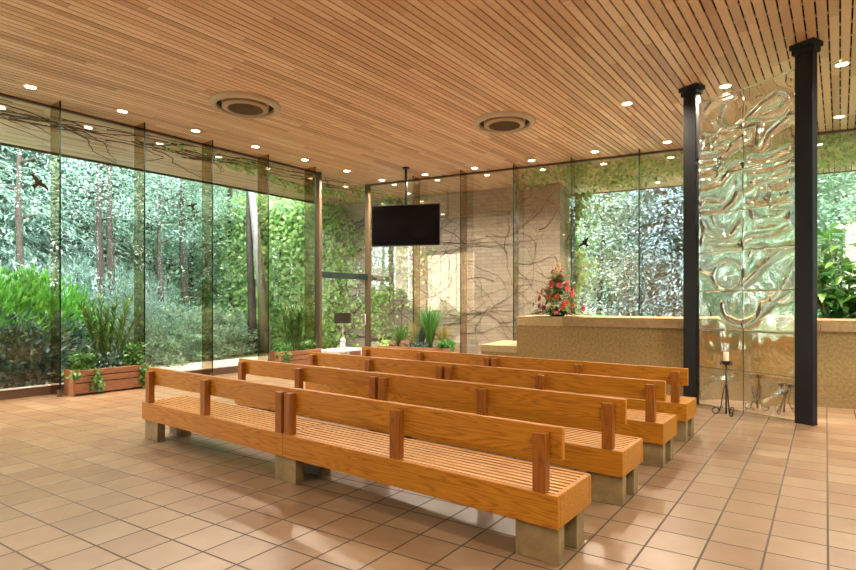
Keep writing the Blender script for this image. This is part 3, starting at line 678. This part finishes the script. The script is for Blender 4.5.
# stone wall outside, carrying creeper
R0 = np.array([3.74, 15.44]); RD = np.array([-.8926, .4508]); RL = 12.6
c = MB(); c.box(0, RL, -1.25, 0, GZ, 4.99)
w = c.build('wall_outside', M['brick']); w.location = (*R0, 0); w.rotation_euler[2] = math.atan2(RD[1], RD[0]); struct(w)   # local y<0 is away from the hall
WM = Matrix.Translation((*R0, 0)) @ Matrix.Rotation(math.atan2(RD[1], RD[0]), 4, 'Z')
def wall_leaves(name, S, Z, off, size, mat, label, ny=.12):
    n = len(S); P = np.stack([S, off+np.abs(RNG.normal(size=n))*ny, Z], 1)
    dd = rnd(n)*.5+np.array([0,.25,-.6]); nn = rnd(n)*.45+np.array([0,1.,.3])
    o = link(name, leaf_mesh(name, P, dd, nn, size*(.7+.7*RNG.random(n)), size*.85, M[mat])); o.matrix_world = WM
    return tag(o, label, 'ivy', None, 'stuff')
n = 15000; S = 6.6+6.4*RNG.random(n); Z = RNG.random(n)*5.7-.1; keep = RNG.random(n) < np.clip((S-6.6)/2.2, 0, 1)**1.3*np.clip(1.1+.6*np.sin(3*S+2*Z)*np.sin(2.3*Z-S), .3, 1)
wall_leaves('wall_ivy', S[keep], Z[keep], .02, .15, 'leaf_ivy', 'thick green ivy covering the far end of the pale stone wall outside the door', .22)
cl = []
for _ in range(46):
    s0, z0 = 4.2+3.8*RNG.random()**.6, .2+4.6*RNG.random(); k = RNG.integers(10, 46)
    cl.append(np.stack([s0+RNG.normal(size=k)*.28, z0+RNG.normal(size=k)*.22], 1))
cl = np.concatenate(cl); cl = cl[(cl[:,1] > 0) & (cl[:,1] < 4.95)]
wall_leaves('creeper_leaves', cl[:,0], cl[:,1], .02, .11, 'leaf_ivy', 'scattered creeper leaves on the pale stone wall seen through the door', .05)
n = 900; zz = RNG.random(n)*4.9; P = np.stack([-.12-.25*np.abs(RNG.normal(size=n))*(.5+.5*np.sin(zz*3)), -.75-.45*RNG.random(n), zz], 1)
o = link('end_ivy', leaf_mesh('end_ivy', P, rnd(n)*.5+np.array([-.2,.0,-.6]), rnd(n)*.5+np.array([-1,.4,.3]), .15+.08*RNG.random(n), .13, M['leaf_yellow'])); o.matrix_world = WM
tag(o, 'bright yellow green ivy hanging down the end of the stone wall behind the flowers', 'ivy', None, 'stuff')
c = MB()
for k in range(210):
    s, z = RL*RNG.random()*.98, 4.6*RNG.random()**1.3; an = (.5*RNG.normal()+.15) + (math.pi if RNG.random() < .72 else 0); pts = []
    for j in range(RNG.integers(14, 34)):
        pts.append((s, .015+.012*RNG.random(), z)); an += RNG.normal()*.22; s += .13*math.cos(an); z += .13*math.sin(an)*.8 + .012
        if not (0.02 < s < RL-.05 and 0 < z < 4.93): break
    if len(pts) > 3: r0 = .006+.010*RNG.random()**2; c.tube(pts, list(np.linspace(r0, .004, len(pts))), 5)
o = c.build('creeper_stems', M['vine'], smooth=True); o.matrix_world = WM; tag(o, 'bare dark creeper stems spreading over the pale stone wall', 'creeper', None, 'stuff')
# creeper under the eaves
c = MB()
for k in range(46):
    u, v = -11.2-1.0*RNG.random(), 1.5+9*RNG.random(); an = math.pi/2+RNG.normal()*.35; z = 4.955; pts = []
    for j in range(RNG.integers(10, 26)):
        pts.append((*uv(u, v), z-.02*RNG.random())); an += RNG.normal()*.22; u += .14*math.cos(an); v += .14*math.sin(an)
        if u > -11.05: u = -11.05
        if v > 14: break
    c.tube(pts, list(np.linspace(.013, .005, len(pts))), 5)
tag(c.build('eave_stems', M['vine'], smooth=True), 'bare creeper stems under the eave along the long glass wall', 'creeper', None, 'stuff')
def eave_leaves(pts, label, mat='leaf_ivy', name='eave_creeper', zr=.12):
    P = np.array(pts); n = len(P); P = np.concatenate([P, (4.97-zr*RNG.random(n)**2)[:,None]], 1)
    o = link(name, leaf_mesh(name, P, rnd(n)*.6+np.array([0,0,-.35]), rnd(n)*.4+np.array([0,0,-1]), .09+.06*RNG.random(n), .09, M[mat])); tag(o, label, 'creeper', None, 'stuff')
pts = []
for _ in range(38):
    v = 5.2+8.5*RNG.random()**.55; u = -11.1-(.3+2.4*max(0,(v-6)/8))*RNG.random()
    pts += [uv(u+RNG.normal()*.13, v+RNG.normal()*.2) for _ in range(RNG.integers(8, 38))]
eave_leaves([p for p in pts if p@U < -11.03], 'patchy green creeper under the eave toward the glass door')
pts = []
for _ in range(150):
    s = 4.0+9*RNG.random(); nn_ = .2+2.9*RNG.random()**1.3
    pts += [bk(s+RNG.normal()*.22, max(.12, nn_+RNG.normal()*.16)) for _ in range(RNG.integers(10, 40))]
eave_leaves(pts, 'green creeper spread under the eave above the back glass', zr=.16)
# ------------------------------------------------------------------ plants and trees
def trunk_mesh(h, r, lean=.0, nb=7, mat='bark', z0=.3, reach=2.4, name='trunk'):
    c = MB(); pts = [(lean*h*s+.12*math.sin(5*s+r*9), .10*math.sin(4*s+r*5), h*s) for s in np.linspace(0,1,9)]
    c.tube(pts, [r*1.25]+[r*(1-.75*s) for s in np.linspace(.08,1,8)], 10)
    for k in range(nb):
        s = z0+(1-z0)*(k+.5)/nb; i = min(7, int(s*8)); b = Vector(pts[i]).lerp(Vector(pts[i+1]), s*8-i); a = k*2.4+r*7; L = reach*(1.1-.6*s)
        c.tube([b, b+Vector((math.cos(a)*L*.5, math.sin(a)*L*.5, L*.16)), b+Vector((math.cos(a)*L, math.sin(a)*L, L*.42))], [r*.32, r*.2, r*.06], 6)
    return c.mesh(name, M[mat], True)
def broad_crown(n_cl, per, h0, h1, rad, mat, lsz=.2, flat=.28):
    z = h0+(h1-h0)*RNG.random(n_cl); k = (z-h0)/(h1-h0); rm = rad*np.sqrt(np.clip(1-(2*k-.75)**2/1.7, .08, 1)); a = RNG.random(n_cl)*6.283; r = rm*np.sqrt(.15+.85*RNG.random(n_cl))
    C = np.stack([r*np.cos(a), r*np.sin(a), z], 1); o = rnd(n_cl*per)*np.array([.62,.62,flat])
    P = np.repeat(C, per, 0)+o; P[:,2] -= .16*np.hypot(o[:,0], o[:,1])
    n = len(P); dd = rnd(n)*np.array([1,1,.35])+np.array([0,0,-.25]); nn = rnd(n)*.5+np.array([0,0,1.])
    P[:,2] = np.maximum(P[:,2], .03)
    return leaf_mesh('foliage', P, dd, nn, lsz*(.6+.8*RNG.random(n)), lsz*.62, M[mat])
def conifer_crown(h0, h1, rad, levels, mat, droop=.35, lsz=.34, per=44, w=.075, taper=.8):
    P, Dd, Nn = [], [], []
    for i in range(levels):
        k = i/(levels-1); z = h0+(h1-h0)*k; L = rad*(1-taper*k)*(.8+.3*RNG.random()); nb = 7
        for b in range(nb):
            a = b*6.283/nb+i*.7+RNG.normal()*.2; ca, sa = math.cos(a), math.sin(a); Lb = L*(.75+.4*RNG.random())
            t = RNG.random(per)**.75; side = RNG.normal(size=per)*.16*Lb*(.3+.6*t)
            x = np.stack([ca*Lb*t-sa*side, sa*Lb*t+ca*side, z+.25*Lb*t-droop*Lb*t*t*1.6-np.abs(side)*.35], 1)
            P.append(x); s = np.sign(side)
            Dd.append(np.stack([ca*.8-sa*s*.7, sa*.8+ca*s*.7, -.35-.5*RNG.random(per)], 1)+rnd(per)*.2); Nn.append(rnd(per)*.35+np.array([0,0,1.]))
    P, Dd, Nn = map(np.concatenate, (P, Dd, Nn)); n = len(P)
    P[:,2] = np.maximum(P[:,2], .05)
    return leaf_mesh('foliage', P, Dd, Nn, lsz*(.6+.8*RNG.random(n)), w, M[mat])
def bush_crown(n, rx, h, mat, lsz, up=.6, ratio=.4):
    a = RNG.random(n)*6.283; ct = RNG.random(n); r = (.55+.45*RNG.random(n)**.5); st = np.sqrt(1-ct**2)
    bump = 1+.16*np.sin(3*a+1)+.12*np.sin(5*ct*3)
    P = np.stack([rx*r*st*np.cos(a)*bump, rx*r*st*np.sin(a)*bump, h*(.04+.96*r*ct*bump)], 1)
    dd = np.stack([st*np.cos(a), st*np.sin(a), ct*.6+up], 1)+rnd(n)*.45; nn = rnd(n)*.5+np.array([0,0,1.])
    return leaf_mesh('foliage', P, dd, nn, lsz*(.6+.8*RNG.random(n)), lsz*ratio, M[mat])
def stems_mesh(rx, h, k=9):
    c = MB()
    for i in range(k):
        a = i*2.4; c.tube([(.05*math.cos(a),.05*math.sin(a),0), (rx*.35*math.cos(a), rx*.35*math.sin(a), h*.4), (rx*.6*math.cos(a), rx*.6*math.sin(a), h*.75)], [.03,.02,.008], 6)
    return c.mesh('stems', M['bark'], True)
TREES = {
 'pale':   ('leafy_tree', 'pale green broadleaf tree with layered sprays in the woodland outside', 'tree', trunk_mesh(8.5,.17), broad_crown(300,90,1.0,10,3.4,'leaf_pale',.125,.22)),
 'mid':    ('leafy_tree', 'fresh green broadleaf tree in the woodland outside', 'tree', trunk_mesh(8.5,.2), broad_crown(280,80,1.0,10,3.4,'leaf_mid',.145,.24)),
 'grey':   ('leafy_tree', 'fine-leaved grey green tree outside the back glass', 'tree', trunk_mesh(6.5,.13,nb=10), broad_crown(280,80,.3,8,2.7,'leaf_grey',.11,.2)),
 'yellow': ('leafy_tree', 'yellow green leafy tree showing at the eave edge outside', 'tree', trunk_mesh(8.,.16), broad_crown(220,70,2.4,9,2.6,'leaf_yellow',.12)),
 'fir':    ('conifer', 'blue green conifer with feathery drooping boughs outside the long glass wall', 'tree', trunk_mesh(12.,.19,nb=12,z0=.1,reach=1.5), conifer_crown(1.2,12,3.2,36,'leaf_blue',.3,.30,100,.05,.7)),
 'spruce': ('spruce', 'silvery blue spruce with layered boughs outside the back glass', 'tree', trunk_mesh(9.5,.2,nb=10,z0=.1,reach=1.4), conifer_crown(.1,9.8,2.9,27,'leaf_spruce',.42,.19,130,.06,.75)),
 'bare':   ('tall_tree', 'tall dark tree trunk with few low branches in the woodland outside', 'tree', trunk_mesh(12.,.21,.01,5,z0=.5), broad_crown(90,60,7.0,13,3.0,'leaf_blue',.11)),
 'birch':  ('tall_tree', 'pale grey leaning tree trunk outside the long glass wall', 'tree', trunk_mesh(11.,.17,-.05,5,'bark_pale',.55), broad_crown(110,60,6.5,12,3.0,'leaf_pale',.12)),
 'laurel': ('laurel_bush', 'bright green laurel bush outside the first pane', 'bush', stems_mesh(1.,1.9), bush_crown(3600,1.05,1.95,'leaf_laurel',.19,.9,.34)),
 'rhodo':  ('evergreen_bush', 'dark glossy evergreen bush low against the first panes outside', 'bush', stems_mesh(.9,1.2), bush_crown(3000,.95,1.25,'leaf_dark',.15,.1,.42)),
 'bluebush': ('juniper_bush', 'feathery blue green bush below the conifers outside', 'bush', stems_mesh(1.2,1.9), bush_crown(8000,1.5,2.1,'leaf_blue',.13,.2,.3)),
 'palebush': ('pale_bush', 'pale small-leaved bush along the terrace outside the long glass wall', 'bush', stems_mesh(1.1,1.2), bush_crown(5200,1.3,1.35,'leaf_pale',.10,.3,.65)),
}
made = {}
def grow(kind, xy, scale=1., rot=None, label=None, sz=None):
    nm, lb, cat, tm, fm_ = TREES[kind]
    t = thing(nm, label or lb, cat, (*xy, GZ), RNG.random()*6.283 if rot is None else rot)
    t.scale = (scale, scale, sz or scale)
    if label is None: t['group'] = lb
    link('trunk' if cat == 'tree' else 'stems', tm, t); link('foliage', fm_, t); return t
def at(x, Y): return ((x-428)*Y/545., Y)
for x, Y, s in ((-28,10.3,1.),(-2,10.9,1.),(22,11.5,1.02),(45,12.0,.98),(68,13.2,.9)): grow('laurel', at(x,Y), s)
for x, Y, s in ((-14,9.75,1.),(10,10.15,1.),(33,10.75,1.),(52,11.5,.95),(78,12.1,.85)): grow('rhodo', at(x,Y), s)
for x, Y, s in ((30,15.2,1.2),(70,16,1.2),(104,16.6,1.15),(128,15.,1.),(150,18.,1.0),(-10,14.5,1.2)): grow('bluebush', at(x,Y), s)
for x, Y, s in ((140,14.2,.85),(160,15.5,1.),(184,16.5,1.),(207,18.,1.),(222,18.2,.95),(172,19.,1.2)): grow('palebush', at(x,Y), s)
for x, Y, s in ((-30,15.5,1.),(12,17.5,1.05),(52,20.,1.1),(86,19.,.95),(118,22.,1.05),(35,25,1.2)): grow('fir', at(x,Y), s)
for x, Y, s in ((150,21.,.95),(192,22.,1.),(236,25.5,1.),(215,31,1.2),(140,31,1.25),(170,27,1.1)): grow('pale', at(x,Y), s)
for x, Y, s in ((255,30.,1.1),(225,36,1.4),(105,33,1.3),(60,34,1.4),(275,28,1.),(300,30,1.1)): grow('mid', at(x,Y), s)
for x, Y, s in ((100,15.6,.62),(110.5,16.4,.66),(250,18.6,.72),(183,19.,.7),(231,21.,.8),(160,17.5,.55),(20,14.4,.6)): grow('bare', at(x,Y), s, 0.)
grow('birch', at(262,18.5), 1., 0., 'pale grey leaning tree trunk outside, beside the ivy covered wall end')
for x, Y, s in ((276,23.5,.85),): grow('yellow', at(x,Y), s)
# beyond the back glass
for x, Y, s in ((602,22.,1.),(628,23.,1.05),(655,27,1.2)): grow('grey', at(x,Y), s)
grow('yellow', at(583,24.5), .85); grow('yellow', at(612,28.), 1.)
for x, Y, s in ((668,20.5,1.),(708,23.,1.05)): grow('spruce', at(x,Y), s)
for x, Y, s in ((745,22.,1.),(785,19.5,.95),(836,18.5,.95),(880,17.5,.95),(812,25,1.2),(870,24,1.2)): grow('pale', at(x,Y), s)
for x, Y, s in ((560,34,1.4),(625,36,1.5),(700,34,1.4),(770,32,1.4),(850,31,1.4),(930,26,1.3),(500,33,1.4)): grow('mid', at(x,Y), s)
g = MB(); g.box(5.9, 6.3, 13.2, 13.75, GZ, 4.4); g.box(5.9, 6.3, 14.2, 15.0, GZ, 4.4)
for nm_, v0_, v1_ in (('trim_3', 13.1, 13.75), ('trim_4', 14.2, 15.0)):
    g = MB(); g.box(5.9, 6.3, v0_, v1_, GZ, 4.4); o = g.build(nm_, M['paving']); o.rotation_euler[2] = ANG; struct(o)
for u, v, k, s in ((7.4,4.5,'palebush',1.5),(7.6,7.,'palebush',1.7),(7.5,9.5,'bluebush',1.4),(7.6,12.,'palebush',1.6),(8.4,16.,'bluebush',1.5)):
    grow(k, uv(u,v), s)
# woodland beyond the edges of the view, mirrored in the glass
for u, v, k, s in ((-19,.5,'pale',1.),(-19,-4.5,'mid',1.),(-23,-1.5,'fir',1.1),(-18.5,-9,'pale',1.),(-22,3.2,'pale',1.1),(-25,-6,'mid',1.3),(9,4.,'pale',1.),(10,8.,'mid',1.),(9.5,11.5,'pale',1.),(10.5,17.5,'mid',1.),(14,8,'mid',1.3),(15,14,'pale',1.4),(12,21,'mid',1.2),(14.5,24.5,'pale',1.3),(17,28.5,'mid',1.5),(12,17.5,'pale',1.1),(20,24,'mid',1.6),(20,31,'pale',1.6)):
    grow(k, uv(u,v), s)
# far edge of the wood
for i, x in enumerate(range(-420, 1300, 62)):
    if 300 < x < 520: continue
    Y = 44+4*math.sin(i*2.1); grow('mid' if i % 2 else 'pale', at(x,Y), 1.75+.25*math.sin(i*1.3), sz=2.0)
# ------------------------------------------------------------------ daylight, camera
w = bpy.data.worlds.new('overcast_sky'); sc.world = w; w.use_nodes = True; nt = w.node_tree; bg = nt.nodes['Background']
tc = nt.nodes.new('ShaderNodeTexCoord'); sp = nt.nodes.new('ShaderNodeSeparateXYZ'); nt.links.new(tc.outputs['Generated'], sp.inputs[0])
rp = nt.nodes.new('ShaderNodeValToRGB'); nt.links.new(sp.outputs[2], rp.inputs[0]); e = rp.color_ramp.elements
e[0].position = 0.; e[0].color = (.80,.89,.92,1); e[1].position = .6; e[1].color = (.82,.93,1.,1)
nt.links.new(rp.outputs[0], bg.inputs[0]); bg.inputs[1].default_value = 6.3
sl = bpy.data.lights.new('sun', 'SUN'); sl.energy = 8.; sl.angle = R(25); sl.color = (1.,.97,.9)
so = bpy.data.objects.new('sun', sl); COL.objects.link(so); so.rotation_euler = Vector((-.42,.5,-1)).to_track_quat('-Z','Y').to_euler()
cd = bpy.data.cameras.new('camera'); cd.sensor_width = 36.; cd.lens = 545/856*36; cd.shift_y = 17/856.; cd.clip_end = 300.
co = bpy.data.objects.new('camera', cd); COL.objects.link(co); co.location = (0,0,1.6); co.rotation_euler = (R(90),0,0); sc.camera = co
sc.view_settings.view_transform = 'Standard'; sc.view_settings.look = 'None'; sc.view_settings.gamma = 1.; sc.view_settings.exposure = 1.6; sc.view_settings.use_curve_mapping = False
cy = sc.cycles; cy.use_denoising = True; cy.max_bounces = 10; cy.diffuse_bounces = 4; cy.glossy_bounces = 5; cy.transmission_bounces = 10; cy.transparent_max_bounces = 40
cy.caustics_reflective = False; cy.caustics_refractive = False; cy.sample_clamp_indirect = 6.
